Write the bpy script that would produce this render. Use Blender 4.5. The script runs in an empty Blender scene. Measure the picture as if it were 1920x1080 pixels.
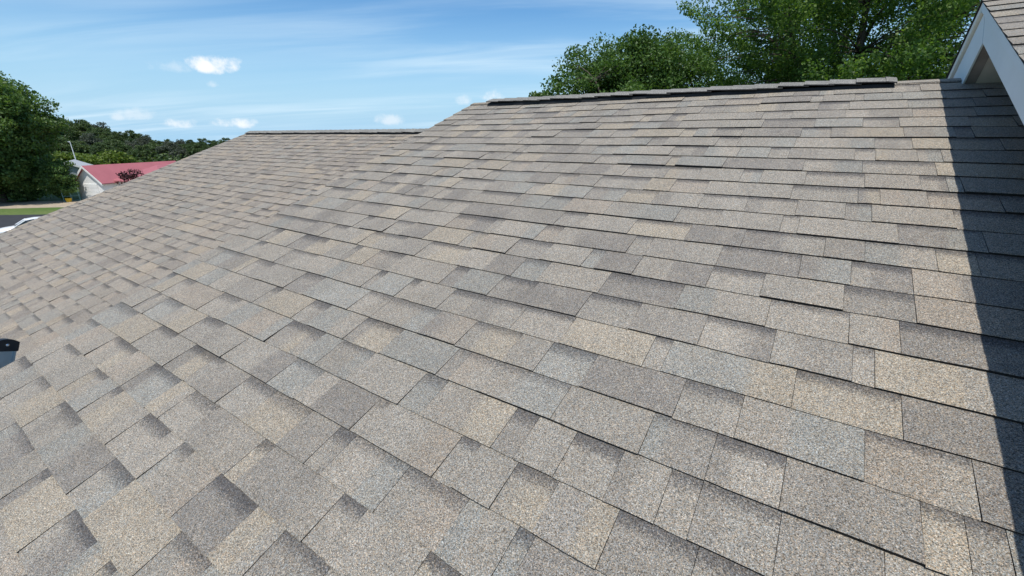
import bpy, math, random
import numpy as np
from mathutils import Vector, Matrix

sc = bpy.context.scene
R = math.radians
# ------------------------------------------------------------------ camera
CAMZ = 8.0
PITCH, YAW, FPX = R(19.231), R(33.963), 816.81
cam_d = bpy.data.cameras.new('camera'); cam = bpy.data.objects.new('camera', cam_d)
sc.collection.objects.link(cam); sc.camera = cam
cam.location = (0, 0, CAMZ); cam.rotation_euler = (math.pi/2 - PITCH, 0, YAW)
cam_d.sensor_width = 36; cam_d.lens = FPX/1920*36; cam_d.clip_start = .05; cam_d.clip_end = 5000
# ------------------------------------------------------------------ light
SUN = Vector((.19, -.35, 1.0)).normalized()          # towards the sun
SKY_STRENGTH = .13
sun_d = bpy.data.lights.new('sun', 'SUN'); sun_d.energy = 4.2; sun_d.angle = R(.53); sun_d.color = (1, .97, .92)
sun = bpy.data.objects.new('sun', sun_d); sc.collection.objects.link(sun)
sun.location = (3, -3, 30); sun.rotation_euler = SUN.to_track_quat('Z', 'Y').to_euler()
sc.view_settings.view_transform = 'Standard'; sc.view_settings.look = 'None'
sc.view_settings.gamma = 1; sc.view_settings.exposure = 0.12
sc.render.resolution_x, sc.render.resolution_y = 1024, 576

def ray(px, py):
    a, b = (px-960)/FPX, (540-py)/FPX
    fw = math.cos(PITCH)+b*math.sin(PITCH); up = -math.sin(PITCH)+b*math.cos(PITCH)
    return Vector((a*math.cos(YAW)-fw*math.sin(YAW), a*math.sin(YAW)+fw*math.cos(YAW), up))
def ground_at(px, py, z=0.0):
    d = ray(px, py); return Vector((0, 0, CAMZ)) + d*((z-CAMZ)/d.z)
def at_depth(px, py, t):
    return Vector((0, 0, CAMZ)) + ray(px, py)*t

# ------------------------------------------------------------------ node helpers
class NT:
    def __init__(s, tree): s.t = tree; tree.nodes.clear()
    def n(s, kind, **kw):
        nd = s.t.nodes.new(kind)
        for k, v in kw.items():
            if k == 'inp':
                for i, x in v.items(): s.put(nd.inputs[i], x)
            else: setattr(nd, k, v)
        return nd
    def put(s, sock, x):
        if isinstance(x, bpy.types.NodeSocket): s.t.links.new(x, sock)
        else: sock.default_value = x
    def m(s, op, a, b=0.0, c=0.0, clamp=False):
        nd = s.n('ShaderNodeMath', operation=op, use_clamp=clamp)
        for i, x in enumerate((a, b, c)): s.put(nd.inputs[i], x)
        return nd.outputs[0]
    def vm(s, op, a, b=(0, 0, 0)):
        nd = s.n('ShaderNodeVectorMath', operation=op); s.put(nd.inputs[0], a); s.put(nd.inputs[1], b)
        return nd.outputs['Value' if op in ('DOT_PRODUCT', 'LENGTH') else 'Vector']
    def mix(s, f, a, b, blend='MIX'):
        nd = s.n('ShaderNodeMix', data_type='RGBA', blend_type=blend)
        s.put(nd.inputs['Factor'], f)
        for nm, x in (('A', a), ('B', b)):
            sock = [i for i in nd.inputs if i.name == nm and i.type == 'RGBA'][0]
            if not isinstance(x, bpy.types.NodeSocket) and len(x) == 3: x = (*x, 1)
            s.put(sock, x)
        return [o for o in nd.outputs if o.type == 'RGBA'][0]
    def ramp(s, f, stops, interp='LINEAR'):
        nd = s.n('ShaderNodeValToRGB'); nd.color_ramp.interpolation = interp
        e = nd.color_ramp.elements
        while len(e) < len(stops): e.new(1)
        for i, (p, c) in enumerate(stops):
            e[i].position = p; e[i].color = (*c, 1) if not isinstance(c, float) else (c, c, c, 1)
        s.put(nd.inputs[0], f); return nd.outputs[0]
    def noise(s, vec, scale, detail=3, rough=.55, dist=0.0):
        nd = s.n('ShaderNodeTexNoise'); s.put(nd.inputs['Vector'], vec)
        nd.inputs['Scale'].default_value = scale; nd.inputs['Detail'].default_value = detail
        nd.inputs['Roughness'].default_value = rough; nd.inputs['Distortion'].default_value = dist
        return nd.outputs[0]
    def maprange(s, v, a, b, c=0.0, d=1.0, smooth=True):
        nd = s.n('ShaderNodeMapRange', interpolation_type='SMOOTHSTEP' if smooth else 'LINEAR')
        for i, x in enumerate((v, a, b, c, d)): s.put(nd.inputs[i], x)
        return nd.outputs[0]

# ------------------------------------------------------------------ world: sky, cirrus, small cumulus
w = bpy.data.worlds.new('World'); sc.world = w; w.use_nodes = True
N = NT(w.node_tree)
sky = N.n('ShaderNodeTexSky', sky_type='NISHITA', sun_disc=False)
sky.sun_elevation = math.asin(SUN.z); sky.sun_rotation = math.atan2(SUN.x, SUN.y)
sky.altitude = 200; sky.air_density = 1.0; sky.dust_density = .6; sky.ozone_density = 2.0
dirn = N.n('ShaderNodeTexCoord').outputs['Generated']
sep = N.n('ShaderNodeSeparateXYZ'); N.put(sep.inputs[0], dirn); dz = sep.outputs[2]
# cirrus on a high flat layer, drawn out along one wind direction
inv = N.m('DIVIDE', 1.0, N.m('ADD', N.m('MAXIMUM', dz, 0.0), .10))
flat = N.n('ShaderNodeCombineXYZ', inp={0: N.m('MULTIPLY', sep.outputs[0], inv), 1: N.m('MULTIPLY', sep.outputs[1], inv), 2: 0.0}).outputs[0]
rot = N.n('ShaderNodeVectorRotate', rotation_type='Z_AXIS', inp={'Vector': flat, 'Angle': -YAW+R(6)}).outputs[0]
str_ = N.vm('MULTIPLY', rot, (.34, 1.5, 1))
c1 = N.noise(str_, 1.15, 5, .56, .55)
c2 = N.noise(N.vm('MULTIPLY', rot, (.22, .5, 1)), .9, 2, .5)
cir0 = N.m('MULTIPLY', N.maprange(c1, .33, .76), N.maprange(c2, .33, .64), clamp=True)
hazeb = N.maprange(dz, .27, -.02, 0.0, .95)
hsv = N.n('ShaderNodeHueSaturation', inp={'Hue': .5, 'Saturation': 1.34, 'Value': 1.03, 'Color': sky.outputs[0]}).outputs[0]
clear = N.mix(hazeb, hsv, (2.75, 4.75, 6.6))
col = N.mix(N.m('MULTIPLY', cir0, .66), clear, (5.3, 6.6, 7.5))
# cumulus puffs: (px, py, half width px, half height px, strength) turned into sky directions
PUFFS = [(405,124,50,24,1.0,.2),(400,159,16,10,.55,0),(322,128,44,17,.30,0),(330,232,36,15,.75,.1),(272,215,52,19,.38,0),(440,232,44,14,.85,.1),
         (927,181,34,17,.70,.1),(872,190,24,13,.42,0),(742,226,40,15,.50,0),(218,220,15,10,.45,0),(476,229,13,8,.40,0)]
rng = random.Random(4)
for k in range(9):                                   # the same fair-weather puffs go on round the horizon
    az = R(75 + 225*rng.random()); el = R(rng.uniform(1.5, 12)); c_, s_ = math.cos(el), math.sin(el)
    PUFFS.append((Vector((-math.sin(YAW+az)*c_, math.cos(YAW+az)*c_, s_)), None, rng.uniform(18, 60), rng.uniform(9, 22), rng.uniform(.4, 1), .1))
wob = N.n('ShaderNodeTexNoise'); N.put(wob.inputs['Vector'], dirn); wob.inputs['Scale'].default_value = 21; wob.inputs['Detail'].default_value = 6
wob.inputs['Roughness'].default_value = .62
wn = N.m('SUBTRACT', wob.outputs[0], .5)
total = None; shade = None
for (px, py, hw, hh, st, bias) in PUFFS:
    d = px if py is None else ray(px, py)
    d = d.normalized(); r_ = d.cross(Vector((0, 0, 1))).normalized(); u_ = r_.cross(d)
    k = (d @ (Matrix.Rotation(YAW, 3, 'Z') @ Matrix.Rotation(-PITCH, 3, 'X') @ Vector((0, 1, 0)))) if py is not None else 1.0
    hw, hh = hw*k/FPX, hh*k/FPX
    x = N.m('DIVIDE', N.vm('DOT_PRODUCT', dirn, tuple(r_)), hw)
    y = N.m('DIVIDE', N.vm('DOT_PRODUCT', dirn, tuple(u_)), hh)
    ylow = N.m('MULTIPLY', N.m('MINIMUM', y, 0.0), 1.5)
    y2 = N.m('ADD', N.m('MAXIMUM', y, 0.0), ylow)
    r2 = N.m('ADD', N.m('MULTIPLY', x, x), N.m('MULTIPLY', y2, y2))
    front = N.m('GREATER_THAN', N.vm('DOT_PRODUCT', dirn, tuple(d)), .5)
    v = N.m('SUBTRACT', N.m('ADD', .62+bias, N.m('MULTIPLY', wn, 3.6)), r2)
    a = N.m('MULTIPLY', N.m('MULTIPLY', N.maprange(v, -.05, .95), st), front)
    total = a if total is None else N.m('MAXIMUM', total, a)
col = N.mix(total, col, (7.2, 7.4, 7.6))
bg = N.n('ShaderNodeBackground', inp={'Color': col, 'Strength': SKY_STRENGTH})
out = N.n('ShaderNodeOutputWorld'); w.node_tree.links.new(bg.outputs[0], out.inputs[0])

# ------------------------------------------------------------------ object helpers
WORLD_LOC = {}
def link(o): sc.collection.objects.link(o); return o
def tag(o, label=None, cat=None, group=None, kind=None):
    if label: o['label'] = label
    if cat: o['category'] = cat
    if group: o['group'] = group
    if kind: o['kind'] = kind
    return o
def empty(name, loc, label, cat, group=None, rz=0):
    o = link(bpy.data.objects.new(name, None)); o.location = loc; o.rotation_euler = (0, 0, rz); o.empty_display_size = .3
    return tag(o, label, cat, group)
def mesh_obj(name, verts, faces, mats, parent=None, midx=None, smooth=False, local=False, kind=None):
    """verts in world space unless local; a child's origin goes to the middle of its vertices"""
    V = np.asarray(verts, float).reshape(-1, 3)
    c = V.mean(0)
    me = bpy.data.meshes.new(name); me.from_pydata((V-c).tolist(), [], faces)
    for m in (mats if isinstance(mats, (list, tuple)) else [mats]): me.materials.append(m)
    if midx is not None: me.polygons.foreach_set('material_index', midx)
    if smooth: me.polygons.foreach_set('use_smooth', [True]*len(me.polygons))
    o = link(bpy.data.objects.new(name, me)); set_loc(o, c, parent, local)
    if kind: o['kind'] = kind
    return o
def base_of(o):
    b = Vector((0, 0, 0))
    while o is not None: b = b + Vector(o.location); o = o.parent
    return b
def set_loc(o, c, parent, local=False):
    c = Vector(c)
    if parent is not None:
        o.parent = parent
        o.location = c if local else c - base_of(parent)
    else: o.location = c
def box(cx, cy, cz, sx, sy, sz):
    v = [(cx+a*sx/2, cy+b*sy/2, cz+c*sz/2) for a in (-1, 1) for b in (-1, 1) for c in (-1, 1)]
    f = [(0,1,3,2),(4,6,7,5),(0,4,5,1),(2,3,7,6),(0,2,6,4),(1,5,7,3)]
    return v, f
def prism(pts, ext):
    """polygon pts (3d) extruded by vector ext"""
    n = len(pts); e = Vector(ext)
    v = [tuple(p) for p in pts] + [tuple(Vector(p)+e) for p in pts]
    f = [tuple(range(n))[::-1], tuple(range(n, 2*n))] + [(i, (i+1) % n, n+(i+1) % n, n+i) for i in range(n)]
    return v, f
def merge(*vf):
    V, F = [], []
    for v, f in vf:
        o = len(V); V += list(v); F += [tuple(i+o for i in q) for q in f]
    return V, F
def tube(pts, rad, n=6, cap=True):
    pts = [Vector(p) for p in pts]; V, F = [], []
    for i, p in enumerate(pts):
        t = (pts[min(i+1, len(pts)-1)]-pts[max(i-1, 0)]).normalized()
        a = t.cross(Vector((0, 0, 1)) if abs(t.z) < .9 else Vector((1, 0, 0))).normalized(); b = t.cross(a)
        r = rad[i] if hasattr(rad, '__len__') else rad
        V += [tuple(p + (a*math.cos(6.28319*k/n)+b*math.sin(6.28319*k/n))*r) for k in range(n)]
    for i in range(len(pts)-1):
        F += [(i*n+k, i*n+(k+1) % n, (i+1)*n+(k+1) % n, (i+1)*n+k) for k in range(n)]
    if cap: F += [tuple(range(n))[::-1], tuple(range((len(pts)-1)*n, len(pts)*n))]
    return V, F

# ------------------------------------------------------------------ materials
MATS = {}
def mat(name, build):
    m = bpy.data.materials.new(name); m.use_nodes = True; T = NT(m.node_tree)
    sh = build(T); o = T.n('ShaderNodeOutputMaterial'); m.node_tree.links.new(sh, o.inputs[0]); MATS[name] = m; return m
def princ(T, color, rough=.8, normal=None, metal=0.0, spec=.5):
    p = T.n('ShaderNodeBsdfPrincipled')
    if not isinstance(color, bpy.types.NodeSocket): color = (*color, 1)
    T.put(p.inputs['Base Color'], color); T.put(p.inputs['Roughness'], rough); T.put(p.inputs['Metallic'], metal)
    T.put(p.inputs['Specular IOR Level'], spec)
    if normal is not None: T.put(p.inputs['Normal'], normal)
    return p.outputs[0]
def bump(T, h, strength=.3, dist=.01):
    return T.n('ShaderNodeBump', inp={'Height': h, 'Strength': strength, 'Distance': dist}).outputs[0]
def plain(name, color, rough=.6, var=.12, scale=6, metal=0.0, spec=.4):
    def b(T):
        pos = T.n('ShaderNodeNewGeometry').outputs['Position']
        nz = T.noise(pos, scale, 4)
        f = T.maprange(nz, .3, .7, 1-var, 1+var, False)
        c = T.mix(1.0, color, T.n('ShaderNodeCombineColor', inp={0: f, 1: f, 2: f}).outputs[0], 'MULTIPLY')
        return princ(T, c, rough, None, metal, spec)
    return mat(name, b)

def shingle_build(T):
    pos = T.n('ShaderNodeNewGeometry').outputs['Position']
    at = T.n('ShaderNodeAttribute', attribute_name='tint')
    tint, band = at.outputs['Color'], at.outputs['Alpha']
    vo = T.n('ShaderNodeTexVoronoi'); T.put(vo.inputs['Vector'], pos); vo.inputs['Scale'].default_value = 580
    r1 = T.n('ShaderNodeSeparateColor', inp={0: vo.outputs['Color']})
    gr = T.ramp(r1.outputs[0], [(0, .34), (.20, .74), (.46, 1.0), (.74, 1.27), (.93, 1.85)], 'CONSTANT')
    hue = T.ramp(r1.outputs[1], [(0, (1.12, .98, .82)), (.34, (1, 1, 1)), (.74, (.93, 1.0, 1.05)), (.9, (1.14, .96, .84))], 'CONSTANT')
    mid = T.noise(pos, 250, 2, .6)
    big = T.m('ADD', T.m('MULTIPLY', T.noise(pos, 7, 5, .65), .6), T.m('MULTIPLY', T.noise(T.vm('MULTIPLY', pos, (1.6, .35, .35)), 1.3, 4, .6), .4))
    # the dark shadow band pressed into the lower layer, with a ragged granule edge
    bn = T.m('ADD', band, T.m('MULTIPLY', T.m('SUBTRACT', T.noise(pos, 190, 3, .75), .5), T.m('MULTIPLY', T.m('MINIMUM', band, .5), 4.6)))
    bn = T.maprange(bn, .18, .95)
    # granule blends drift between tan and grey inside a tab
    tint = T.mix(T.maprange(T.noise(pos, 17, 4, .65), .46, .66, 0, .36), tint, (.272, .250, .212))
    tint = T.mix(T.maprange(T.noise(T.vm('ADD', pos, (3.1, 7.7, 1.3)), 23, 4, .65), .50, .68, 0, .36), tint, (.222, .216, .198))
    c = T.mix(T.m('MULTIPLY', bn, .74), tint, (.052, .053, .060))
    f = T.m('MULTIPLY', gr, T.m('MULTIPLY', T.maprange(mid, .3, .7, .82, 1.18, False), T.maprange(big, .3, .7, .88, 1.12, False)))
    c = T.mix(1.0, c, hue, 'MULTIPLY')
    c = T.mix(1.0, c, T.n('ShaderNodeCombineColor', inp={0: f, 1: f, 2: f}).outputs[0], 'MULTIPLY')
    h = T.m('ADD', T.m('MULTIPLY', vo.outputs['Distance'], -1.0), T.m('MULTIPLY', mid, .5))
    return princ(T, c, .93, bump(T, h, .35, .002), 0, .25)
M_SH = mat('asphalt_shingle_granules', shingle_build)
M_CUT = plain('shingle_cut_edge', (.034, .032, .031), .95, .3, 90, spec=.2)
def cap_build(T):
    pos = T.n('ShaderNodeNewGeometry').outputs['Position']
    vo = T.n('ShaderNodeTexVoronoi'); T.put(vo.inputs['Vector'], pos); vo.inputs['Scale'].default_value = 300
    r1 = T.n('ShaderNodeSeparateColor', inp={0: vo.outputs['Color']})
    f = T.m('MULTIPLY', T.ramp(r1.outputs[0], [(0, .55), (.3, .9), (.6, 1.1), (.9, 1.5)], 'CONSTANT'), T.maprange(T.noise(pos, 4, 3), .3, .7, .85, 1.15, False))
    c = T.mix(1.0, (.215, .205, .182), T.n('ShaderNodeCombineColor', inp={0: f, 1: f, 2: f}).outputs[0], 'MULTIPLY')
    return princ(T, c, .93, None, 0, .25)
M_CAP = mat('ridge_cap_granules', cap_build)
M_VENT = plain('black_vent_plastic', (.012, .012, .013), .7, .2, 40)
M_FASCIA = plain('pale_blue_grey_paint', (.70, .76, .78), .5, .05, 3)
M_TRIM = plain('cream_trim_paint', (.80, .77, .69), .5, .08, 5)
M_SOFFIT = plain('beige_soffit', (.66, .60, .55), .7, .08, 8)
M_FRAME = plain('weathered_rake_frame', (.30, .26, .245), .8, .2, 12)
M_SIDING = plain('beige_siding', (.50, .47, .42), .7, .07, 5)
M_WALL = plain('house_wall_siding', (.52, .51, .48), .75, .06, 2)
M_ALU = plain('ladder_aluminium', (.52, .56, .58), .38, .08, 12, metal=.85)
M_BLACK = plain('black_plastic', (.014, .014, .016), .45, .15, 30)
M_RIVET = plain('bright_rivet', (.75, .75, .75), .25, .05, 30, metal=1.0)
M_WHITEMETAL = plain('white_gutter', (.7, .7, .7), .45, .05, 4)

# ------------------------------------------------------------------ ground, street, driveway
def ground_build(T):
    pos = T.n('ShaderNodeNewGeometry').outputs['Position']
    a, b = T.noise(pos, .12, 4), T.noise(pos, 3.5, 5, .7)
    c = T.mix(T.maprange(a, .35, .65), (.085, .14, .032), (.13, .165, .05))
    c = T.mix(T.maprange(b, .35, .75, 0, .6), c, (.05, .085, .02))
    return princ(T, c, .9, bump(T, b, .6, .05), 0, .2)
M_GRASS = mat('mown_grass', ground_build)
M_ASPHALT = plain('street_asphalt', (.032, .033, .036), .9, .2, 1.5)
M_GRAVEL = plain('tan_gravel', (.36, .29, .21), .95, .18, 1.2)
gv, gf = [(0, 0, 0)], []                              # level round the houses, falling away gently beyond the wood
for r_, z_ in ((30, 0), (110, 0), (190, 0), (260, -1.2), (420, -4.5), (900, -12), (2500, -34)):
    gv += [(r_*math.cos(k*math.pi/32), r_*math.sin(k*math.pi/32), z_) for k in range(64)]
gf += [(0, 1+k, 1+(k+1) % 64) for k in range(64)]
for j_ in range(6): gf += [(1+j_*64+k, 1+(j_+1)*64+k, 1+(j_+1)*64+(k+1) % 64, 1+j_*64+(k+1) % 64) for k in range(64)]
gmesh = bpy.data.meshes.new('ground'); gmesh.from_pydata(gv, [], gf); gmesh.materials.append(M_GRASS)
g = link(bpy.data.objects.new('ground', gmesh)); tag(g, 'mown green lawn ground around the houses', 'ground', kind='structure')
def strip(name, pix, z, m, label, cat):
    v = [ground_at(x, y, z) for x, y in pix]
    o = mesh_obj(name, v, [tuple(range(len(v)))], m); tag(o, label, cat, kind='structure'); return o
strip('street', [(-700,401),(20,403),(140,401),(520,392),(560,428),(140,440),(20,446),(-700,452)], .004, M_ASPHALT, 'dark asphalt street beyond the shingle roof', 'street')
strip('driveway', [(-300,381),(20,379),(70,377),(135,376),(360,372),(360,385),(150,388),(95,389),(20,391),(-300,395)], .008, M_GRAVEL, 'pale tan gravel drive in front of the white garage', 'driveway')

# ------------------------------------------------------------------ the house with the shingle roofs
house = empty('house', (2.0, 3.8, 0), 'house with stepped grey and tan shingle roof filling the foreground', 'house')
SL = R(20.48); CS, SN = math.cos(SL), math.sin(SL); TN = math.tan(SL)
EXPO = .143
PAL = [((.262,.247,.218), 6), ((.302,.273,.224), 3), ((.246,.244,.224), 3.5), ((.210,.198,.180), 2.6), ((.278,.259,.226), 6), ((.280,.252,.214), 1.2), ((.236,.222,.198), 4)]
def plane_pt(x, wv, e, h, tanpl=None):
    return (x, wv*CS + h*SN - e*SN, CAMZ + wv*SN - h*CS + e*CS)
def pick(rg, warm=0.0):
    cols = [p[0] for p in PAL]; wt = [p[1] for p in PAL]
    c = rg.choices(cols, wt)[0]; k = rg.uniform(.90, 1.03)
    return (c[0]*k*(1+.04*warm), c[1]*k, c[2]*k*(1-.03*warm))
def make_pieces(x0, x1, w_first, n, seed, warm=0.0, wtop=None):
    """rows of laminated shingle tabs; butt of row i lies at w_first-EXPO*i"""
    rg = random.Random(seed); out = []
    for i in range(n):
        wb = w_first - EXPO*i; wt = wb + EXPO
        if wtop is not None: wt = min(wt, wtop)
        if wt-wb < .02: continue
        ph = [rg.uniform(0, 6.28) for _ in range(3)]; amp = rg.uniform(.4, 1.3)
        lift = lambda x, ph=ph, amp=amp: .0012*amp*(1+math.sin(1.7*x+ph[0])) + .0006*amp*(1+math.sin(5.3*x+ph[1]))
        x = x0; tab = rg.random() < .5; row_off = rg.uniform(-.0035, .0035)
        while x < x1-1e-6:
            if tab: wd = rg.choice([rg.uniform(.10,.19), rg.uniform(.16,.30), rg.uniform(.20,.36)])
            else: wd = rg.choice([rg.uniform(.035,.10), rg.uniform(.11,.20), rg.uniform(.15,.28)])
            xe = min(x+wd, x1)
            if x1-xe < .035: xe = x1
            ca = pick(rg, warm); cb = pick(rg, warm) if rg.random() < .60 else ca
            sp = x + (xe-x)*rg.uniform(.28, .72)
            out.append(dict(x0=x+.0006, x1=xe-.0006, wb=wb+row_off+rg.uniform(-.0012,.0012), wt=wt, tab=tab, ca=ca, cb=cb, sp=sp, lift=lift,
                            up=rg.uniform(0, .0018) + (.004*rg.random() if rg.random() < .12 else 0), skew=rg.uniform(-.0015,.0015),
                            soft=min(rg.choice([.006,.012,.03]), (xe-x)*.25), bw=rg.uniform(.62,.80), bs=rg.uniform(.65,1.0)))
            x = xe
            tab = (not tab) if rg.random() < .86 else tab
    return out
def piece_mesh(p, P):
    """verts, faces, material index, corner colours of one shingle piece; P(x,w,e) maps to space"""
    two = p['ca'] != p['cb'] and p['x1']-p['x0'] > .07
    xs = [p['x0'], p['sp']-p['soft'], p['sp']+p['soft'], p['x1']] if two else [p['x0'], (p['x0']+p['x1'])/2, p['x1']]
    cs = [p['ca'], p['ca'], p['cb'], p['cb']] if two else [p['ca']]*3
    thick = .0058 if p['tab'] else .0033
    L = p['wt']-p['wb']
    if p['tab']: fr = [0, .03, 1.0, 1.12]; bd = [0, 0, 0, 0]
    else: fr = [0, .03, p['bw']-.10, p['bw']+.06, .94, 1.12]; bd = [0, 0, 0, .55*p['bs'], p['bs'], p['bs']]
    V, C = [], []
    for j, f in enumerate(fr):
        for i, x in enumerate(xs):
            e_b = thick + p['up'] + p['lift'](x)
            if f == 0: e = e_b - .0012
            else: e = e_b*(1-min(f, 1)) + .0011*min(f, 1)
            if f > 1: e = .0005
            V.append(P(x, p['wb'] + f*L + (p['skew']*(1 if i else -1) if j < 2 else 0), e)); C.append((*cs[i], bd[j]))
    nx, ny = len(xs), len(fr); F, MI = [], []
    for j in range(ny-1):
        for i in range(nx-1):
            F.append((j*nx+i, j*nx+i+1, (j+1)*nx+i+1, (j+1)*nx+i)); MI.append(0)
    b0 = len(V)
    for i, x in enumerate(xs): V.append(P(x, p['wb']+.001, -.001)); C.append((.02,.02,.02,0))
    for i in range(nx-1): F.append((b0+i, b0+i+1, i+1, i)); MI.append(1)
    b1 = len(V)                                   # feet of the two side edges at the top row
    V.append(P(xs[0], p['wb']+fr[-1]*L, -.001)); V.append(P(xs[-1], p['wb']+fr[-1]*L, -.001)); C += [(.02,.02,.02,0)]*2
    left = [j*nx for j in range(ny)]; right = [j*nx+nx-1 for j in range(ny)]
    F.append(tuple([b0] + left + [b1])); MI.append(1)
    F.append(tuple([b0+nx-1, b1+1] + right[::-1])); MI.append(1)
    return V, F, MI, C
def add_tint(me, C):
    a = me.color_attributes.new('tint', 'FLOAT_COLOR', 'POINT')
    a.data.foreach_set('color', np.asarray(C, np.float32).ravel())
def build_field(name, pieces, P, parent, single=None):
    """joined mesh of many pieces, kind stuff"""
    V, F, MI, C = [], [], [], []
    for p in pieces:
        v, f, mi, c = piece_mesh(p, P); o = len(V)
        V += v; F += [tuple(i+o for i in q) for q in f]; MI += mi; C += c
    o = mesh_obj(name, V, F, [M_SH, M_CUT], parent, MI); add_tint(o.data, C); o['kind'] = 'stuff'; return o
def project(p):
    d = Vector(p)-Vector((0, 0, CAMZ))
    r = d.x*math.cos(YAW)+d.y*math.sin(YAW); f = -d.x*math.sin(YAW)+d.y*math.cos(YAW)
    fw = f*math.cos(PITCH)-d.z*math.sin(PITCH); up = f*math.sin(PITCH)+d.z*math.cos(PITCH)
    if fw < .05: return None
    return (960+FPX*r/fw, 540-FPX*up/fw)
def clip_area(poly):
    for ax, lim, sg in ((0, 0, 1), (0, 1920, -1), (1, 0, 1), (1, 1080, -1)):
        o = []
        for i in range(len(poly)):
            a, b = poly[i-1], poly[i]; ia, ib = (a[ax]-lim)*sg >= 0, (b[ax]-lim)*sg >= 0
            if ia != ib:
                t = (lim-a[ax])/(b[ax]-a[ax]); o.append((a[0]+t*(b[0]-a[0]), a[1]+t*(b[1]-a[1])))
            if ib: o.append(b)
        poly = o
        if len(poly) < 3: return 0
    return abs(sum(poly[i-1][0]*poly[i][1]-poly[i][0]*poly[i-1][1] for i in range(len(poly))))/2

def roof_deck(name, x0, x1, h, w_eave, w_ridge, thick=.14, back=True):
    """solid deck under the shingles, both slopes, 6 mm below the shingle plane"""
    a = plane_pt(0, w_eave, -.006, h); r = plane_pt(0, w_ridge, -.006, h)
    yb, zb = 2*r[1]-a[1], a[2]
    sec = [(a[1], a[2]), (r[1], r[2]), (yb, zb), (yb, zb-thick), (r[1], r[2]-thick), (a[1], a[2]-thick)]
    v = [(x0, y, z) for y, z in sec] + [(x1, y, z) for y, z in sec]
    f = [(0,1,4,5),(1,2,3,4),(6,11,10,7),(7,10,9,8)] + [(i, 6+i, 6+(i+1) % 6, (i+1) % 6) for i in range(6)]
    o = mesh_obj(name, v, f, [M_SH], house); add_tint(o.data, [(.20,.19,.175,0)]*len(o.data.vertices)); return o

# upper roof ---------------------------------------------------------------
HU = 1.038; WR = 3.665; XL = -3.03
upper = roof_deck('roof', XL+.02, 7.0, HU, -1.95, WR-.004)
sag = lambda x, wv: .0016*(2+math.sin(1.9*x+.7*wv)+math.sin(2.3*wv-1.1*x)) + .0008*(1+math.sin(4.7*x-2.9*wv))   # slight waviness of the deck
PU = lambda x, wv, e: plane_pt(x, wv, e+sag(x, wv), HU)
pieces = make_pieces(XL, 1.55, 3.598+.0-EXPO*0, 39, 11, 0.0, WR)
for p in pieces:
    q = [project(PU(x, wv, .004)) for x, wv in ((p['x0'],p['wb']),(p['x1'],p['wb']),(p['x1'],p['wt']),(p['x0'],p['wt']))]
    p['area'] = 0 if any(a is None for a in q) else clip_area(q)
pieces.sort(key=lambda p: -p['area'])
for p in pieces[:300]:
    v, f, mi, c = piece_mesh(p, PU)
    o = mesh_obj('shingle', v, f, [M_SH, M_CUT], upper, mi); add_tint(o.data, c)
build_field('shingle_field', pieces[300:] + make_pieces(1.56, 7.0, 3.598, 39, 12, 0, WR), PU, upper)

# lower roof ---------------------------------------------------------------
HL = 1.794; WRL = 4.99; XLL = -10.72
lower = roof_deck('roof', XLL+.02, -2.80, HL, -.92, WRL-.004)
PL = lambda x, wv, e: plane_pt(x, wv, e+sag(x, wv), HL)
build_field('shingle_field', make_pieces(XLL, -2.82, WRL-.085, 42, 21, .8, WRL), PL, lower)

# ridge vents with overlapping caps ------------------------------------------
def ridge_vent(xa, xb, h, w_r, raise_, step, seed, fall):
    rg = random.Random(seed); r = plane_pt(0, w_r, 0, h); ry, rz = r[1], r[2]
    n = int((xb-xa)/.1); V, F = [], []
    e_ = raise_-.125*fall
    for i in range(n+1):
        x = xa+(xb-xa)*i/n; dz_ = rg.uniform(-.003, .003)
        for yy, zz in ((-.118, -.118*TN+.004), (-.112, e_-.004), (0, raise_-.004), (.112, e_-.004), (.118, -.118*TN+.004)):
            V.append((x, ry+yy+rg.uniform(-.003, .003), rz+zz+(dz_ if abs(yy) < .115 else 0)))
    for i in range(n): F += [(i*5+k, (i+1)*5+k, (i+1)*5+k+1, i*5+k+1) for k in range(4)]
    F += [(0,1,2,3,4), tuple(range(n*5+4, n*5-1, -1))]
    o = mesh_obj('ridge_vent', V, F, M_VENT, house)
    x = xa - .012; k = 0
    while x < xb-.02:
        L_ = step*rg.uniform(.94, 1.06); x2 = min(x+L_+.03, xb+.012)
        hw = .126 + rg.uniform(-.006, .006); t = .007; lo, hi = .001+rg.uniform(0,.003), .007+rg.uniform(0,.004); dr = rg.uniform(-.004, .004)
        sec = lambda zo: [(-hw, raise_-hw*fall+zo-.003+dr), (-hw*.5, raise_-hw*.5*fall+zo+.002), (0, raise_+zo), (hw*.5, raise_-hw*.5*fall+zo+.002), (hw, raise_-hw*fall+zo-.003)]
        A, B = sec(hi), sec(lo)                           # the later cap lies over the earlier one
        v = [(x, ry+y, rz+z+t) for y, z in A] + [(x2, ry+y, rz+z+t) for y, z in B] + [(x, ry+y, rz+z) for y, z in A] + [(x2, ry+y, rz+z) for y, z in B]
        f = []; mi = []
        for q in range(4):
            f += [(q, 5+q, 6+q, q+1), (10+q, 11+q, 16+q, 15+q), (q, q+1, 11+q, 10+q), (5+q, 15+q, 16+q, 6+q)]; mi += [0, 1, 1, 1]
        f += [(0, 10, 15, 5), (4, 9, 19, 14)]; mi += [1, 1]
        mesh_obj('ridge_cap', v, f, [M_CAP, M_CUT], o, mi); x += L_
    return o
ridge_vent(-2.77, .30, HU, WR, .024, .145, 5, .25)
ridge_vent(XLL+.13, -2.9, HL, WRL, .032, .145, 6, .36)
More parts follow.
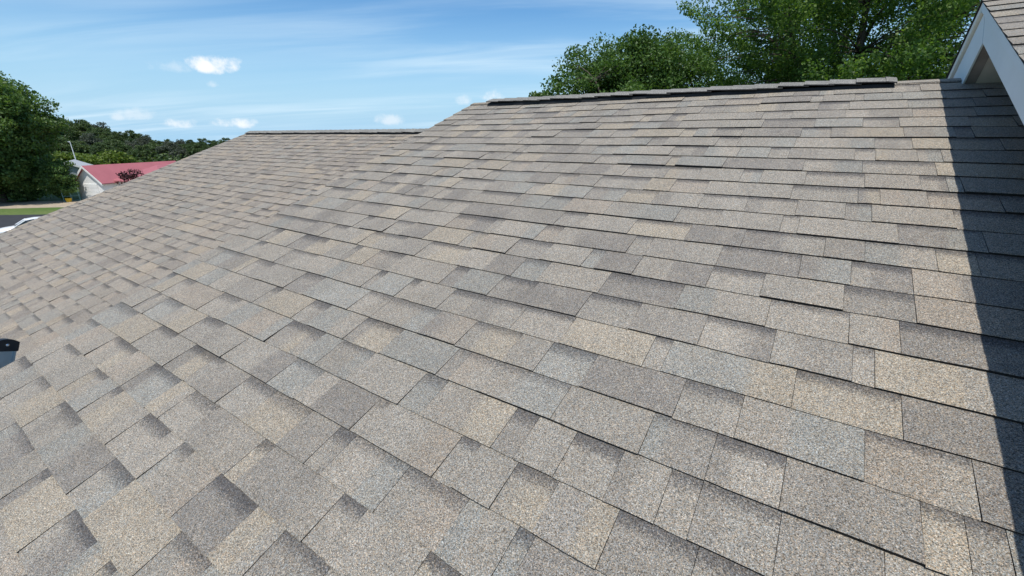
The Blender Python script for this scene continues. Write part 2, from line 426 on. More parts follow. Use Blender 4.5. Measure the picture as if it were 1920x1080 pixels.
# bent shingles that close the bare bits of the upper ridge
def ridge_fold_build(xa, xb, seed):
    rg = random.Random(seed); r = plane_pt(0, WR, 0, HU); x = xa
    while x < xb-.01:
        x2 = min(x+.24, xb); hw = .055; z0 = .014
        v = [(x, r[1]-hw, r[2]-hw*TN+z0), (x, r[1], r[2]+z0-.003), (x, r[1]+hw, r[2]-hw*TN+z0), (x2, r[1]-hw, r[2]-hw*TN+z0), (x2, r[1], r[2]+z0-.003), (x2, r[1]+hw, r[2]-hw*TN+z0)]
        v += [(a, b, c-.011) for a, b, c in v]
        f = [(0,3,4,1),(1,4,5,2),(0,6,9,3),(2,5,11,8),(0,1,7,6),(1,2,8,7),(3,9,10,4),(4,10,11,5)]
        o = mesh_obj('ridge_cap', v, f, [M_SH, M_CUT], upper, [0,0,1,1,1,1,1,1]); add_tint(o.data, [(*pick(rg), 0)]*12)
        x = x2+.001
ridge_fold_build(XL+.002, -2.79, 7); ridge_fold_build(.315, .85, 8)

# walls, eaves and rake boards of the two sections ------------------------------
def section_walls(x0, x1, h, w_eave, w_ridge, inset=.30):
    a = plane_pt(0, w_eave, 0, h); r = plane_pt(0, w_ridge, 0, h); ya = a[1]+inset; yb = 2*r[1]-ya; ze = a[2]+inset*TN-.16; zr = r[2]-.16
    pent = [(x0, ya, 0), (x0, yb, 0), (x0, yb, ze), (x0, r[1], zr), (x0, ya, ze)]
    v, f = prism(pent, (x1-x0, 0, 0)); mesh_obj('wall', v, f, M_WALL, house)
    v, f = box((x0+x1)/2, a[1]-.012, a[2]-.10, x1-x0+.5, .022, .17); mesh_obj('eave_board', v, f, M_FASCIA, house)
    v, f = prism([(x0-.25, a[1]-.026, a[2]-.03), (x0-.25, a[1]-.026, a[2]-.13), (x0-.25, a[1]-.10, a[2]-.13), (x0-.25, a[1]-.135, a[2]-.04), (x0-.25, a[1]-.128, a[2]-.04), (x0-.25, a[1]-.095, a[2]-.123), (x0-.25, a[1]-.033, a[2]-.123), (x0-.25, a[1]-.033, a[2]-.03)], (x1-x0+.5, 0, 0))
    mesh_obj('gutter', v, f, M_WHITEMETAL, house)
section_walls(-2.74, 6.7, HU, -1.95, WR)
section_walls(XLL+.32, -2.9, HL, -.92, WRL)
def rake_board(x, h, w0, w1):
    p = [plane_pt(x, w0, -.012, h), plane_pt(x, w1, -.012, h), plane_pt(x, w1, -.16, h), plane_pt(x, w0, -.16, h)]
    v, f = prism(p, (-.02, 0, 0)); mesh_obj('fascia_board', v, f, M_FASCIA, house)
rake_board(XL+.018, HU, -1.94, WR-.02); rake_board(XLL+.018, HL, -.91, WRL-.02)

# the higher gable roof on the right ------------------------------------------
GPH = R(1.5); GC, GS = math.cos(GPH), math.sin(GPH)             # the section stands 2 degrees askew to the main ridge
def gw(v): return [(x*GC+y*GS, -x*GS+y*GC, z) for x, y, z in v]
def gobj(name, v, f, m): return mesh_obj(name, gw(v), f, m, house)
XG = .5073; GA = (3.748, CAMZ+.6905); TG = .362; TF = .77; TF2 = .845  # apex of the rake boards; slopes of near and far rake
def near_z(y, off=0.0): return GA[1] - (GA[0]-y)*TG - off
def far_z(y, off=0.0): return GA[1] - (y-GA[0])*TF - off
SG = math.atan(TG); cg, sg_ = math.cos(SG), math.sin(SG)
YN = -2.6                                                        # lower end of near slope
def PG(x, wv, e): return gw([(x, GA[0] + wv*cg - e*sg_, GA[1] + .012 + wv*sg_ + e*cg)])[0]
yf = GA[0] + 1.6
dv, df = prism([(XG+.004, YN, near_z(YN)+.006), (XG+.004, GA[0], GA[1]+.006), (XG+.004, yf, far_z(yf)+.006), (XG+.004, yf, far_z(yf)-.03), (XG+.004, GA[0], GA[1]-.03), (XG+.004, YN, near_z(YN)-.03)], (6.4, 0, 0))
gdeck = gobj('roof', dv, df, [M_SH]); add_tint(gdeck.data, [(.2,.19,.175,0)]*12)
build_field('shingle_field', make_pieces(XG-.022, 6.9, -.075, 45, 31, 0, -.0), PG, gdeck)
# black shingle edges along both rakes
v, f = prism([(XG-.020, GA[0]-.01, GA[1]+.026), (XG-.020, yf, far_z(yf)+.028), (XG-.020, yf, far_z(yf)+.006), (XG-.020, GA[0]-.01, GA[1]+.008)], (.05, 0, 0))
gobj('drip_edge_and_gap_shade', v, f, M_CUT)
JY, JZ = 3.495, CAMZ+.4568                                        # lower end of the mitre
def poly_board(name, yz, x, dx, m):
    v, f = prism([(x, y, z) for y, z in yz], (dx, 0, 0)); return gobj(name, v, f, m)
# near-black backing that paints shade into the trim gap and the mitre
poly_board('drip_edge_and_gap_shade', [(YN, near_z(YN,.001)), (GA[0], GA[1]-.002), (yf, far_z(yf,.002)), (yf, far_z(yf,.11)), (JY+.03, JZ+.004), (JY-.02, JZ+.004), (YN, near_z(YN,.10))], XG+.0100, .004, M_CUT)
poly_board('fascia_board', [(YN, near_z(YN,.036)), (GA[0]-.062, near_z(GA[0]-.062,.036)), (JY, JZ), (YN, JZ-(JY-YN)*TG)], XG, .008, M_FASCIA)
ft = lambda y: far_z(y, .088)
fl_ = lambda y: JZ-(y-JY)*TF2
poly_board('fascia_board', [(GA[0]-.052, near_z(GA[0]-.062,.036)), (GA[0]+.0, ft(GA[0])), (yf-.2, ft(yf-.2)), (JY+1.5, fl_(JY+1.5)), (JY+.011, JZ-.004)], XG+.001, .008, M_FASCIA)
poly_board('trim_strip', [(YN, near_z(YN,.000)), (GA[0]-.006, near_z(GA[0]-.006,.000)), (GA[0]-.03, near_z(GA[0]-.03,.034)), (YN, near_z(YN,.034))], XG-.014, .022, M_FASCIA)
poly_board('trim_strip', [(GA[0]-.004, GA[1]-.002), (yf-.1, far_z(yf-.1,.004)), (yf-.1, far_z(yf-.1,.074)), (GA[0]-.024, far_z(GA[0]-.024,.074))], XG-.014, .022, M_TRIM)
# soffits
OV = .37
v, f = prism([(XG+.0145, YN, JZ+.012-(JY-YN)*TG), (XG+.0145, JY, JZ+.012), (XG+.0145, JY, JZ+.024), (XG+.0145, YN, JZ+.024-(JY-YN)*TG)], (OV, 0, 0)); gobj('soffit', v, f, M_SOFFIT)
v, f = prism([(XG+.0095, JY+.002, JZ+.010), (XG+.0095, JY+1.4, fl_(JY+1.4)+.012), (XG+.0095, JY+1.4, fl_(JY+1.4)+.026), (XG+.0095, JY+.002, JZ+.025)], (OV, 0, 0)); gobj('soffit', v, f, M_SOFFIT)
v, f = prism([(XG+.0095, JY+.006, JZ+.006), (XG+.0095, JY+1.4, fl_(JY+1.4)+.002), (XG+.0095, JY+1.4, fl_(JY+1.4)+.0115), (XG+.0095, JY+.006, JZ+.0095)], (.045, 0, 0)); gobj('rake_frame', v, f, M_FRAME)
# gable wall with lap siding boards
XW = XG+.021+OV
zl_ = lambda y: JZ-(JY-y)*TG
v, f = prism([(XW, YN+.4, zl_(YN+.4)+.02), (XW, JY, JZ+.02), (XW, JY+1.3, fl_(JY+1.3)+.02), (XW, JY+1.3, 6.5), (XW, YN+.4, 5.6)], (5.6, 0, 0)); gobj('wall', v, f, M_SIDING)
zb = 6.9
while zb < JZ:
    zt = zb+.10; y0 = max(JY-(JZ-zb)/TG+.006, YN+.4); y1 = JY+(JZ-zb)/TF2-.004
    yt0 = max(JY-(JZ-zt)/TG+.006, YN+.4); yt1 = JY+(JZ-zt)/TF2-.004
    if yt1-yt0 > .02:
        v = [(XW-.018, y0, zb), (XW-.018, y1, zb), (XW-.004, yt1, zt+.012), (XW-.004, yt0, zt+.012), (XW, y0, zb), (XW, y1, zb), (XW, yt1, zt+.012), (XW, yt0, zt+.012)]
        gobj('siding_board', v, [(3,2,1,0),(0,1,5,4),(2,3,7,6),(1,2,6,5),(3,0,4,7)], M_SIDING)
    zb = zt
# dark step flashing along the foot of the wall
fx = XW*GC-.02
p = [PU(fx-.03, -1.6, .012), PU(fx+.05, WR-.05, .012), PU(fx+.05, WR-.05, .12), PU(fx-.03, -1.6, .12)]
v, f = prism(p, (.012, 0, 0)); mesh_obj('flashing', v, f, M_BLACK, house)

# ------------------------------------------------------------------ ladder
def make_ladder():
    a = R(18); side = Vector((-math.cos(a), -math.sin(a), 0)); lean = Vector((-math.sin(a), math.cos(a), 0)); el = R(66)
    up = lean*math.cos(el) + Vector((0, 0, 1))*math.sin(el); dep = side.cross(up).normalized()
    top = Vector((0, 0, CAMZ)) + ray(10, 641)*2.2; Lr = (top.z)/math.sin(el); foot = top - up*Lr
    t = empty('ladder', foot, 'aluminium ladder with black end cap rising past the rake of the nearer roof', 'ladder')
    def bar(o, l0, l1, wd, dp, sd=0.0):
        c = []
        for l in (l0, l1):
            for s1 in (-1, 1):
                for s2 in (-1, 1): c.append(o + up*l + side*(sd+s1*wd/2) + dep*(s2*dp/2))
        return c, [(0,1,3,2),(4,6,7,5),(0,4,5,1),(2,3,7,6),(0,2,6,4),(1,5,7,3)]
    for sd in (0, .42):
        web = bar(foot, .05, Lr-.012, .006, .078, sd)
        fl = [([tuple(Vector(q)+dep*(k*.0385)) for q in bar(foot, .05, Lr-.012, .03, .006, sd)[0]], web[1]) for k in (-1, 1)]
        v, f = merge(web, *fl); rail = mesh_obj('rail', v, f, M_ALU, t)
        # rounded black end cap
        V = []; K = 9
        for s1 in (-1, 1):
            for k in range(K):
                q = -1+2*k/(K-1); V.append(foot + side*(sd+s1*.019) + dep*(q*.046) + up*(Lr+.016*(1-q*q)))
            for k in range(K):
                q = -1+2*k/(K-1); V.append(foot + side*(sd+s1*.019) + dep*(q*.046) + up*(Lr-.046))
        F = []
        for k in range(K-1):
            F += [(k, k+1, K+k+1, K+k), (2*K+k, 3*K+k, 3*K+k+1, 2*K+k+1), (k, 2*K+k, 2*K+k+1, k+1), (K+k, K+k+1, 3*K+k+1, 3*K+k)]
        F += [(0, K, 3*K, 2*K), (K-1, 3*K-1, 4*K-1, 2*K-1)]
        cap = mesh_obj('end_cap', V, F, M_BLACK, rail)
        c = foot + side*(sd-.0195) + up*(Lr-.014); ring = []
        for r_, o_ in ((.0075, 0), (.0065, .003), (.003, .0045)):
            ring += [c - side*o_ + (dep*math.cos(k*.6283)+up*math.sin(k*.6283))*r_ for k in range(10)]
        F = [(j*10+k, j*10+(k+1) % 10, (j+1)*10+(k+1) % 10, (j+1)*10+k) for j in range(2) for k in range(10)] + [tuple(range(20, 30))]
        mesh_obj('rivet', ring, F, M_RIVET, rail)
        v, f = bar(foot, -.01, .07, .05, .10, sd); mesh_obj('foot', v, f, M_BLACK, t)
    k = .3
    while k < Lr-.25:
        v, f = tube([foot+up*k+side*.004, foot+up*k+side*.416], .016, 8); mesh_obj('rung', v, f, M_ALU, t); k += .305
make_ladder()

# ------------------------------------------------------------------ trees
def leaf_mat(name, dark, mid, light, trans=.35, scale=.8):
    def b(T):
        ge = T.n('ShaderNodeNewGeometry'); rnd = ge.outputs['Random Per Island']; pos = ge.outputs['Position']
        v = T.m('ADD', T.m('MULTIPLY', rnd, .62), T.m('MULTIPLY', T.maprange(T.noise(pos, scale, 3), .3, .7), .38))
        c = T.ramp(v, [(.05, dark), (.5, mid), (.95, light)])
        d = princ(T, c, .5, None, 0, .3)
        tr = T.n('ShaderNodeBsdfTranslucent', inp={'Color': T.mix(1.0, c, (1.25, 1.35, .55), 'MULTIPLY')})
        mx = T.n('ShaderNodeMixShader'); mx.inputs[0].default_value = trans
        T.t.links.new(d, mx.inputs[1]); T.t.links.new(tr.outputs[0], mx.inputs[2]); return mx.outputs[0]
    return mat(name, b)
M_LEAF1 = leaf_mat('maple_leaf_dark', (.034,.068,.016), (.068,.132,.030), (.135,.215,.052))
M_LEAF2 = leaf_mat('maple_leaf_fresh', (.046,.090,.022), (.098,.180,.042), (.210,.300,.070), .48)
M_LEAF3 = leaf_mat('shade_tree_leaf', (.050,.090,.028), (.098,.170,.050), (.185,.260,.088), .42)
M_LEAFW = leaf_mat('woodland_leaf', (.042,.068,.026), (.076,.116,.044), (.128,.172,.064), .32, .12)
M_LEAFG = leaf_mat('woodland_grey_leaf', (.048,.062,.044), (.080,.095,.068), (.120,.132,.095), .25, .12)
M_LEAFY = leaf_mat('yellow_green_leaf', (.07,.11,.018), (.12,.17,.03), (.19,.24,.05), .35)
M_LEAFP = leaf_mat('purple_leaf', (.030,.010,.014), (.055,.018,.024), (.085,.03,.036), .25)
M_BARK = plain('bark', (.085,.07,.055), .95, .35, 7, spec=.2)

def leaf_cloud(name, C, axes_len, nrm_bias, size, rg, mats, parent):
    """C: leaf centres (n,3) in local space; each leaf is one small kite-shaped quad"""
    n = len(C)
    nr = rg.normal(size=(n, 3)); nr += nrm_bias; nr /= np.linalg.norm(nr, axis=1)[:, None]
    t = rg.normal(size=(n, 3)); u = np.cross(nr, t); u /= np.linalg.norm(u, axis=1)[:, None]; v = np.cross(nr, u)
    s = size*rg.uniform(.6, 1.35, (n, 1))
    P = np.stack([C-u*s*.55, C+v*s*.36+u*s*.05, C+u*s*.55, C-v*s*.36+u*s*.05], 1).reshape(-1, 3)
    me = bpy.data.meshes.new(name); me.vertices.add(4*n); me.vertices.foreach_set('co', P.ravel().astype(np.float32))
    me.loops.add(4*n); me.loops.foreach_set('vertex_index', np.arange(4*n, dtype=np.int32))
    me.polygons.add(n); me.polygons.foreach_set('loop_start', np.arange(0, 4*n, 4, dtype=np.int32))
    me.update(calc_edges=True); me.materials.append(mats)
    o = link(bpy.data.objects.new(name, me)); o.parent = parent; return o
def make_tree(name, loc, label, cat, seed, height, clear, rad, n_clump, per, leaf, lm, group=None, limbs=6, csize=.55, upright=.0, lean=(0, 0), fill=.35, lobes=.28, trunk_r=None, boxy=2.0):
    rg = np.random.default_rng(seed); root = empty(name, loc, label, cat, group)
    tr = trunk_r or height*.022
    top = np.array([lean[0], lean[1], height*.93]); fork = np.array([lean[0]*.25, lean[1]*.25, clear+.06*height])
    parts = []; nodes = []
    def limb(a, b, r0, r1, curve, k=7, w=.03):
        a, b = np.asarray(a, float), np.asarray(b, float); L = np.linalg.norm(b-a); pts = []
        off = rg.normal(size=3)*w*L
        for i in range(k+1):
            q = i/k; pts.append(a*(1-q)+b*q + np.array([0, 0, curve*L*math.sin(math.pi*q)]) + off*math.sin(math.pi*q) + rg.normal(size=3)*w*.25*L*(0 if i in (0, k) else 1))
        rr = [r0*(1-i/k)+r1*i/k for i in range(k+1)]
        parts.append(tube(pts, rr, 6)); return pts
    limb((0, 0, -.15), fork, tr*1.25, tr*.85, 0, 5, .01)
    nodes += list(limb(fork, top, tr*.8, tr*.1, 0, 9, .03))
    cz, rz = (height+clear)/2, (height-clear)/2
    for i in range(limbs):
        az = 6.283*(i+rg.uniform(-.3, .3))/limbs; q = rg.uniform(.25, .75)
        rr = rad*(.75-.45*upright)*rg.uniform(.8, 1.1); zz = cz + rz*(rg.uniform(-.25, .6)*(1-upright)+upright*rg.uniform(.3, .8))
        nodes += list(limb(fork + (top-fork)*rg.uniform(0, .3), (lean[0]*q+math.cos(az)*rr, lean[1]*q+math.sin(az)*rr, zz), tr*.5, tr*.12, -.06+.10*upright, 7, .05))
    N_ = np.array(nodes); ph = rg.uniform(0, 6.283, 12); centres = []
    while len(centres) < n_clump:
        d = rg.normal(size=3); d /= np.linalg.norm(d)
        az, el = math.atan2(d[1], d[0]), math.asin(d[2])
        lob = 1 + lobes*(.5*math.sin(3*az+ph[0]+2*el)+.35*math.sin(5*az+ph[1]-3*el)+.4*math.sin(4*el+ph[2]+az)) 
        q = rg.uniform(fill, 1)**.55
        prof = 1.0 if d[2] > 0 else .92
        d = d/((math.hypot(d[0], d[1])**boxy + abs(d[2])**boxy)**(1/boxy))
        c = np.array([d[0]*rad*prof, d[1]*rad*prof, d[2]*rz])*q*lob
        sh = np.array([lean[0], lean[1], 0])*(.5+.5*d[2]*q)
        c = c + np.array([0, 0, cz]) + sh
        if c[2] < clear*.55: continue
        centres.append(c)
    Cn = np.array(centres); L = []
    for c in Cn:
        dd = np.linalg.norm(N_-c, axis=1) + .5*np.maximum(0, N_[:, 2]-c[2]); nb = N_[int(np.argmin(dd))]
        limb(nb, c, tr*.10, tr*.03, .05, 3, .05)
        k = int(per*rg.uniform(.6, 1.4)); s = csize*rg.uniform(.65, 1.3)
        ax = c-nb; ax = ax/(np.linalg.norm(ax)+1e-6); ax[2] += upright*1.2; ax /= np.linalg.norm(ax)
        pts = rg.normal(size=(k, 3)); pts *= (1.75*rg.uniform(0, 1, (k, 1))**.45/np.linalg.norm(pts, axis=1)[:, None])*s*np.array([1, 1, .62])
        if upright: pts = pts*.55 + ax[None]*rg.uniform(-1, 1, (k, 1))*s*2.1
        L.append(c+pts)
    V, F = merge(*parts)
    tm = bpy.data.meshes.new('trunk'); tm.from_pydata([tuple(p) for p in V], [], F); tm.materials.append(M_BARK)
    tm.polygons.foreach_set('use_smooth', [True]*len(tm.polygons))
    to = link(bpy.data.objects.new('trunk', tm)); to.parent = root
    leaf_cloud('crown', np.concatenate(L), None, np.array([0, 0, .55]), leaf, rg, lm, root)
    return root
def gpos(px, depth):
    """ground point straight below pixel column px at forward depth"""
    p = at_depth(px, 255, depth); return (p.x, p.y, 0)

# two maples behind the ridge
make_tree('maple_tree', gpos(1172, 17.5), 'dense dark green round maple behind the ridge vent', 'tree', 3, 11.3, 4.2, 3.0, 900, 300, .092, M_LEAF1, limbs=8, csize=.36, fill=.15, lobes=.07, boxy=3.4)
make_tree('maple_tree', gpos(1570, 17.5), 'tall fresh green maple with upright limbs beside the gable', 'tree', 8, 18.0, 3.6, 6.6, 760, 380, .092, M_LEAF2, limbs=11, csize=.48, upright=.55, fill=.12, lobes=.12, trunk_r=.26)
make_tree('sapling_tree', gpos(1008, 19.0), 'small leafy treetop peeping over the ridge left of the dark maple', 'tree', 12, 9.9, 7.0, .5, 26, 150, .10, M_LEAF1, limbs=3, csize=.20, trunk_r=.05)
# big shade tree at the left edge, and the darker round one next to it
make_tree('shade_tree', gpos(-38, 53), 'large leafy shade tree at the left edge over the lawn', 'tree', 21, 15.2, .5, 6.8, 520, 270, .29, M_LEAF3, limbs=9, csize=.86, fill=.35, lobes=.22)
make_tree('round_tree', gpos(84, 54), 'low round dark tree in front of the grey house', 'tree', 22, 5.0, .4, 1.6, 120, 130, .22, M_LEAF3, limbs=5, csize=.36)

# the wood beyond the houses: a few kinds of tree, copied
def copy_tree(root, loc, s, rz, label):
    r = link(root.copy()); r.location = loc; r.scale = s; r.rotation_euler = (0, 0, rz); r['label'] = label
    for ch in root.children:
        c = link(ch.copy()); c.parent = r
    return r
ORD = ['first','second','third','fourth','fifth','sixth','seventh','eighth','ninth','tenth','eleventh','twelfth','thirteenth','fourteenth','fifteenth','sixteenth','seventeenth','eighteenth']
WOOD = [(92,228,150,0),(122,230,165,1),(150,231,158,0),(172,238,170,2),(196,245,150,1),(222,252,140,0),(246,249,160,1),(268,259,150,2),(290,266,150,0),(312,264,165,1),(334,266,160,2),(356,265,170,0),(378,263,150,1),(402,266,165,0),(426,262,158,1),(450,264,170,2)]
protos = [make_tree('woodland_tree', (0, 0, 0), 'x', 'tree', 40+k, 14.0, 1.2, 6.2, 260, 120, .50, m, 'trees of the distant wood', limbs=5, csize=.85, fill=.72, lobes=.34) for k, m in enumerate((M_LEAFW, M_LEAFW, M_LEAFG))]
rw = random.Random(77); used = set()
for i, (px, py, dep, kind) in enumerate(WOOD):
    top = at_depth(px, py, dep); loc = (top.x, top.y, 0); s = top.z/14.0; sx = s*rw.uniform(.85, 1.1)
    lab = '%s treetop from the left in the distant wooded skyline' % ORD[i]
    if kind not in used:
        used.add(kind); r = protos[kind]; r.location = loc; r.scale = (sx, sx, s); r.rotation_euler = (0, 0, rw.uniform(0, 6)); r['label'] = lab
    else: copy_tree(protos[kind], loc, (sx, sx, s), rw.uniform(0, 6), lab)
for i, (px, py, dep, kind) in enumerate([(112,262,112,1),(140,268,118,0),(166,258,124,2),(190,272,108,1),(214,266,116,0),(240,270,122,2),(264,276,110,1),(290,274,120,0),(318,272,114,2),(346,274,122,1),(374,272,116,0)]):
    top = at_depth(px, py, dep); k_ = top.z/14.0; sx = k_*rw.uniform(.95, 1.35)
    copy_tree(protos[kind], (top.x, top.y, 0), (sx, sx, k_), rw.uniform(0, 6), '%s from the left of the lower trees along the near edge of the wood' % ORD[i])
# low edge of the wood as one mass
def wood_mass():
    rg = np.random.default_rng(5); L = []
    for k in range(230):
        px = rg.uniform(60, 470); dep = rg.uniform(105, 140); b = at_depth(px, 255, dep)
        hgt = rg.uniform(1.0, 2.2) if dep < 125 else rg.uniform(1.5, 3.0); c = np.array([b.x, b.y, hgt*rg.uniform(.3, .9)])
        L.append(c + rg.normal(size=(260, 3))*np.array([1.5, 1.5, 1.1]))
    P = np.concatenate(L); P = P[P[:, 2] > 0]
    root = leaf_cloud('wood_undergrowth', P, None, np.array([0, 0, .5]), .55, rg, M_LEAFW, None)
    tag(root, 'dark undergrowth and lower trees along the edge of the wood', 'woodland', kind='stuff')
wood_mass()
for i, (px, dep, h, r_) in enumerate([(100, 84, 4.9, 2.4), (142, 92, 4.6, 2.9), (205, 100, 4.2, 3.6)]):
    make_tree('bush', gpos(px, dep), ['yellow green bush behind the grey house, nearest the shade tree', 'yellow green bush beside the lamp pole', 'yellow green bush behind the red roof'][i], 'bush', 60+i, h, .2, r_, 70, 60, .5, M_LEAFY, 'yellow green bushes before the wood', limbs=4, csize=.7)
make_tree('plum_tree', gpos(222, 52), 'purple leaved treetop in front of the red metal roof', 'tree', 66, 4.1, 1.5, 1.1, 34, 26, .20, M_LEAFP, limbs=4, csize=.35)

def far_wood():
    rg = np.random.default_rng(9); L = []
    for k in range(330):
        az = YAW - R(-24) - R(rg.uniform(0, 100)); d = rg.uniform(165, 215); hgt = rg.uniform(3.5, 8.0)
        c = np.array([-math.sin(az)*d, math.cos(az)*d, 0]); c[2] = hgt*.5
        L.append(c + rg.normal(size=(130, 3))*np.array([2.2, 2.2, hgt*.17]))
    P = np.concatenate(L); P = P[(P[:, 2] > 0) & (P[:, 2] < 8.6)]
    root = leaf_cloud('distant_wood', P, None, np.array([0, 0, .5]), .85, rg, M_LEAFW, None)
    tag(root, 'far wood continuing along the horizon behind the houses', 'woodland', kind='stuff')
far_wood()

# ------------------------------------------------------------------ far houses
M_RED = plain('red_metal_roof', (.37, .122, .132), .5, .08, .6)
M_WHITE = plain('white_paint', (.78, .77, .74), .6, .05, 1.5)
M_GREYSIDE = plain('blue_grey_siding', (.30, .33, .35), .7, .08, 1.0)
M_GREYROOF = plain('grey_roof', (.36, .37, .38), .8, .12, 1.0)
M_GLASS = plain('window_glass', (.05, .07, .08), .12, .1, 1.0, spec=.6)
M_YEL = plain('yellow_plastic', (.75, .45, .03), .5, .08, 4)
M_TEAL = plain('teal_frame', (.16, .30, .30), .5, .1, 5)
def local_prism_house(name, loc, rz, label, L, Wd, eave, ridge, roof_m, wall_m, ov=.35, panels=0):
    root = empty(name, loc, label, 'house', None, rz)     # ridge along local +x
    pent = [(0,-Wd/2,0),(0,Wd/2,0),(0,Wd/2,eave),(0,0,ridge),(0,-Wd/2,eave)]
    v, f = prism(pent, (L, 0, 0)); mesh_obj('wall', v, f, wall_m, root, local=True)
    sl = (ridge-eave)/(Wd/2)
    for s in (-1, 1):
        p = [(-ov, 0, ridge+.05), (-ov, s*(Wd/2+ov), eave-ov*sl+.05), (-ov, s*(Wd/2+ov), eave-ov*sl+.15), (-ov, 0, ridge+.15)]
        v, f = prism(p, (L+2*ov, 0, 0)); rf = mesh_obj('roof', v, f, roof_m, root, local=True)
        p = [(-ov-.03, 0, ridge-.16), (-ov-.03, s*(Wd/2+ov), eave-ov*sl-.16), (-ov-.03, s*(Wd/2+ov), eave-ov*sl+.13), (-ov-.03, 0, ridge+.13)]
        v, f = prism(p, (.028, 0, 0)); mesh_obj('fascia_board', v, f, M_WHITE, root, local=True)
    return root
dirang = lambda deg: YAW + R(deg)
# red-roofed house: a gabled wing and a longer hipped wing in front of it
gb = ground_at(178, 375); 
red = local_prism_house('red_roof_house', gb, math.pi/2+YAW-R(14), 'white house with red metal roof beyond the lower shingle roof', 12, 4.6, 2.35, 4.25, M_RED, M_WHITE)
def hip(root, x0, x1, y0, y1, eave, ridge, hipin, mroof, mwall):
    ym = (y0+y1)/2; ov = .35
    v, f = box((x0+x1)/2, ym, eave/2, x1-x0, y1-y0, eave); mesh_obj('wall', v, f, mwall, root, local=True)
    v = [(x0-ov,y0-ov,eave),(x1+ov,y0-ov,eave),(x1+ov,y1+ov,eave),(x0-ov,y1+ov,eave),(x0+hipin,ym,ridge),(x1-hipin,ym,ridge)]
    v += [(a,b,c-.14) for a,b,c in v[:4]]
    mesh_obj('roof', v, [(0,1,5,4),(1,2,5),(2,3,4,5),(3,0,4),(9,8,7,6),(0,6,7,1),(1,7,8,2),(2,8,9,3),(3,9,6,0)], mroof, root, local=True)
hip(red, 1.6, 20, -9.6, -2.2, 2.45, 4.3, 3.2, M_RED, M_WHITE)
for k in range(5):
    v, f = box(3.4+k*2.9, -9.63, 1.35, 1.5, .06, 1.3); wn_ = mesh_obj('window', v, f, M_WHITE, red, local=True)
    for s in (-1, 1):
        v, f = box(s*.36, -.035, 0, .6, .02, 1.08); mesh_obj('pane', v, f, M_GLASS, wn_, local=True)
v, f = box(-.03, .0, 1.05, .06, 2.6, 2.1); gd = mesh_obj('garage_door', v, f, M_WHITE, red, local=True)
for k in range(4):
    v, f = box(-.045, 0, -.78+.52*k, .03, 2.5, .46); mesh_obj('door_panel', v, f, M_WHITE, gd, local=True)
gp = at_depth(124, 305, 68); gz = gp.z
local_prism_house('grey_house', (gp.x, gp.y, 0), math.pi/2+YAW+R(45.6)-R(8), 'blue grey gabled house half hidden behind the round dark tree', 9, 7.0, gz-1.6, gz, M_GREYROOF, M_GREYSIDE)
# lamp pole
lp = gpos(128, 74); lamp = empty('lamp_pole', lp, 'thin pale lamp pole standing before the dark wood', 'lamp pole')
v, f = tube([(0,0,0),(0,0,3),(-.12,0,7.0)], [.09,.075,.05], 8); mesh_obj('pole', v, f, M_WHITEMETAL, lamp, local=True)
v, f = tube([(-.12,0,6.95),(-.3,0,7.12),(-.75,0,7.1)], [.04,.035,.03], 6); mesh_obj('arm', v, f, M_WHITEMETAL, lamp, local=True)
v, f = merge(box(-.8,0,7.08,.42,.2,.1), box(-.8,0,7.02,.3,.14,.05)); mesh_obj('lamp_head', v, f, M_WHITEMETAL, lamp, local=True)
# wire kennel and yellow tub next to the garage
kp = ground_at(137, 377); ken = empty('wire_kennel', kp, 'small teal framed wire kennel beside the white garage', 'kennel', None, YAW+R(40))
for x in (-.75, 0, .75):
    for y in (-.6, .6):
        v, f = tube([(x,y,0),(x,y,1.35)], .03, 6); mesh_obj('post', v, f, M_TEAL, ken, local=True)
for z in (.06, .7, 1.35):
    for a, b in (((-.75,-.6),(.75,-.6)),((-.75,.6),(.75,.6)),((-.75,-.6),(-.75,.6)),((.75,-.6),(.75,.6))):
        v, f = tube([(*a,z),(*b,z)], .024, 6); mesh_obj('rail', v, f, M_TEAL, ken, local=True)
v, f = box(0,0,1.395,1.6,1.3,.03); mesh_obj('roof_sheet', v, f, M_GREYROOF, ken, local=True)
yp = ground_at(130, 378.5); tub = empty('yellow_tub', yp, 'small yellow tub on the ground beside the kennel', 'tub')
V, F = [], []
for z, r_ in ((0,.24),(.05,.26),(.42,.33),(.46,.35),(.46,.31),(.10,.24)):
    V += [(r_*math.cos(k*.3927), r_*math.sin(k*.3927), z) for k in range(16)]
for j in range(5): F += [(j*16+k, j*16+(k+1) % 16, (j+1)*16+(k+1) % 16, (j+1)*16+k) for k in range(16)]
F += [tuple(range(16))[::-1], tuple(range(80, 96))]
mesh_obj('tub_body', V, F, M_YEL, tub, local=True, smooth=True)

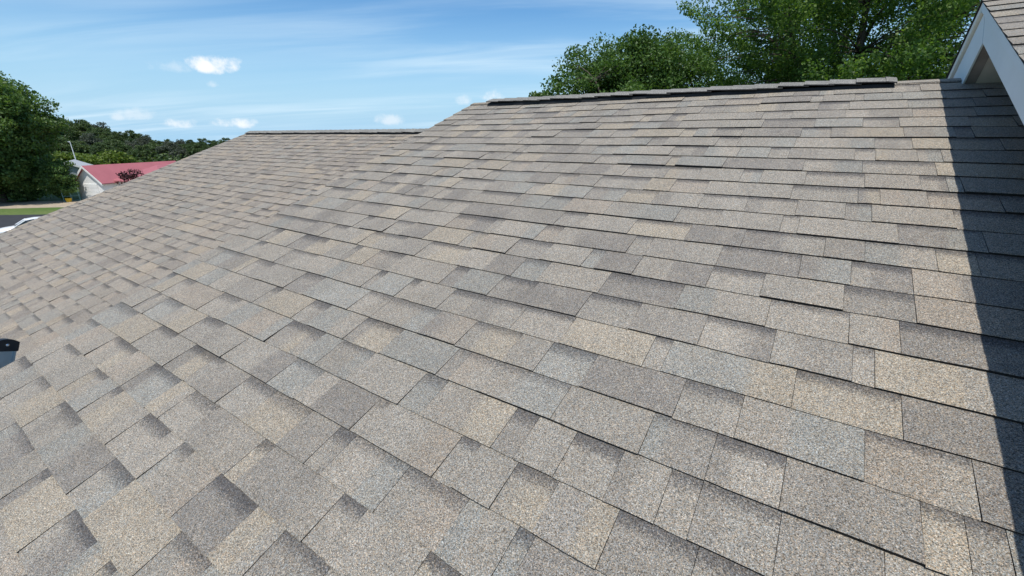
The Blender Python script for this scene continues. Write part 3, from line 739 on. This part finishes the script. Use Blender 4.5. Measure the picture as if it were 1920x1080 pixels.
# ------------------------------------------------------------------ parked car
M_CAR = plain('white_car_paint', (.78, .79, .80), .22, .02, 2, spec=.6)
M_CARGLASS = plain('car_glass', (.03, .04, .045), .08, .05, 2, spec=.7)
M_TYRE = plain('tyre_rubber', (.02, .02, .02), .85, .1, 20)
M_LAMP = plain('headlamp', (.8, .82, .85), .1, .03, 5)
M_TAIL = plain('tail_lamp', (.45, .02, .02), .2, .05, 5)
def make_car(loc, rz):
    t = empty('parked_car', loc, 'white car parked on the street behind the rake of the lower roof', 'car', None, rz)
    prof = [(-2.2,.55,.62,.74),(-2.1,.42,.78,.80),(-1.6,.30,.86,.86),(-.95,.26,.93,.88),(-.6,.25,.97,.88),(.6,.25,.98,.88),(1.4,.26,.99,.87),(1.95,.32,.96,.84),(2.2,.50,.90,.76)]
    V, F = [], []                                              # front at -x
    for x, zb_, zt_, hw in prof:
        V += [(x,-hw*.92,zb_),(x,-hw,zb_+.12),(x,-hw,zt_-.16),(x,-hw*.88,zt_-.03),(x,-hw*.45,zt_+.015),(x,0,zt_+.025),(x,hw*.45,zt_+.015),(x,hw*.88,zt_-.03),(x,hw,zt_-.16),(x,hw,zb_+.12),(x,hw*.92,zb_)]
    for i in range(len(prof)-1): F += [(i*11+k, i*11+(k+1) % 11, (i+1)*11+(k+1) % 11, (i+1)*11+k) for k in range(11)]
    F += [tuple(range(11))[::-1], tuple(range(88, 99))]
    mesh_obj('body', V, F, M_CAR, t, local=True, smooth=True)
    cab = [(-1.02,.93,.93,.80),(-.35,.93,1.40,.62),(.2,.93,1.47,.60),(.9,.93,1.44,.59),(1.55,.93,1.12,.66),(1.8,.93,.97,.74)]
    V, F = [], []
    for x, zb_, zt_, hw in cab: V += [(x,-.82,zb_),(x,-hw,zt_-.03),(x,-hw*.6,zt_),(x,0,zt_+.012),(x,hw*.6,zt_),(x,hw,zt_-.03),(x,.82,zb_)]
    for i in range(len(cab)-1): F += [(i*7+k, i*7+k+1, (i+1)*7+k+1, (i+1)*7+k) for k in range(6)]
    F += [tuple(range(7)), tuple(range(35, 42))]
    mesh_obj('glass_cabin', V, F, M_CARGLASS, t, local=True)
    V, F = [], []
    for x, zb_, zt_, hw in [(-.42,0,1.372,.64),(-.3,0,1.42,.645),(.2,0,1.48,.625),(.9,0,1.45,.615),(1.15,0,1.36,.63)]: V += [(x,-hw,zt_-.055),(x,-hw*.6,zt_+.012),(x,0,zt_+.03),(x,hw*.6,zt_+.012),(x,hw,zt_-.055)]
    for i in range(4): F += [(i*5+k, i*5+k+1, (i+1)*5+k+1, (i+1)*5+k) for k in range(4)]
    mesh_obj('roof_panel', V, F, M_CAR, t, local=True, smooth=True)
    for s in (-1, 1):
        for a, b, r_ in (((-1.05,s*.83,.93),(-.36,s*.65,1.37),.045),((.25,s*.835,.95),(.25,s*.63,1.42),.04),((1.72,s*.78,.98),(1.0,s*.63,1.40),.055)):
            v, f = tube([a, b], r_, 8); mesh_obj('pillar', v, f, M_CAR, t, local=True)
        v, f = box(-.78, s*.95, 1.0, .16, .18, .13); mesh_obj('mirror', v, f, M_BLACK, t, local=True)
        for x in (-1.38, 1.35):
            v, f = tube([(x, s*.70, .33), (x, s*.90, .33)], .33, 20); wh = mesh_obj('wheel', v, f, M_TYRE, t, local=True)
            v, f = tube([(0, s*.09, 0), (0, s*.115, 0)], .21, 16); mesh_obj('rim', v, f, M_ALU, wh, local=True)
        v, f = box(-2.14, s*.60, .68, .16, .30, .13); mesh_obj('headlight', v, f, M_LAMP, t, local=True)
        v, f = box(2.16, s*.60, .80, .12, .26, .14); mesh_obj('tail_light', v, f, M_TAIL, t, local=True)
    v, f = box(-1.0, 0, .955, .10, 1.45, .03); mesh_obj('wiper_cowl', v, f, M_BLACK, t, local=True)
cp = ground_at(46, 422, .95)
make_car((cp.x, cp.y+.5, 0.004), YAW+R(45))
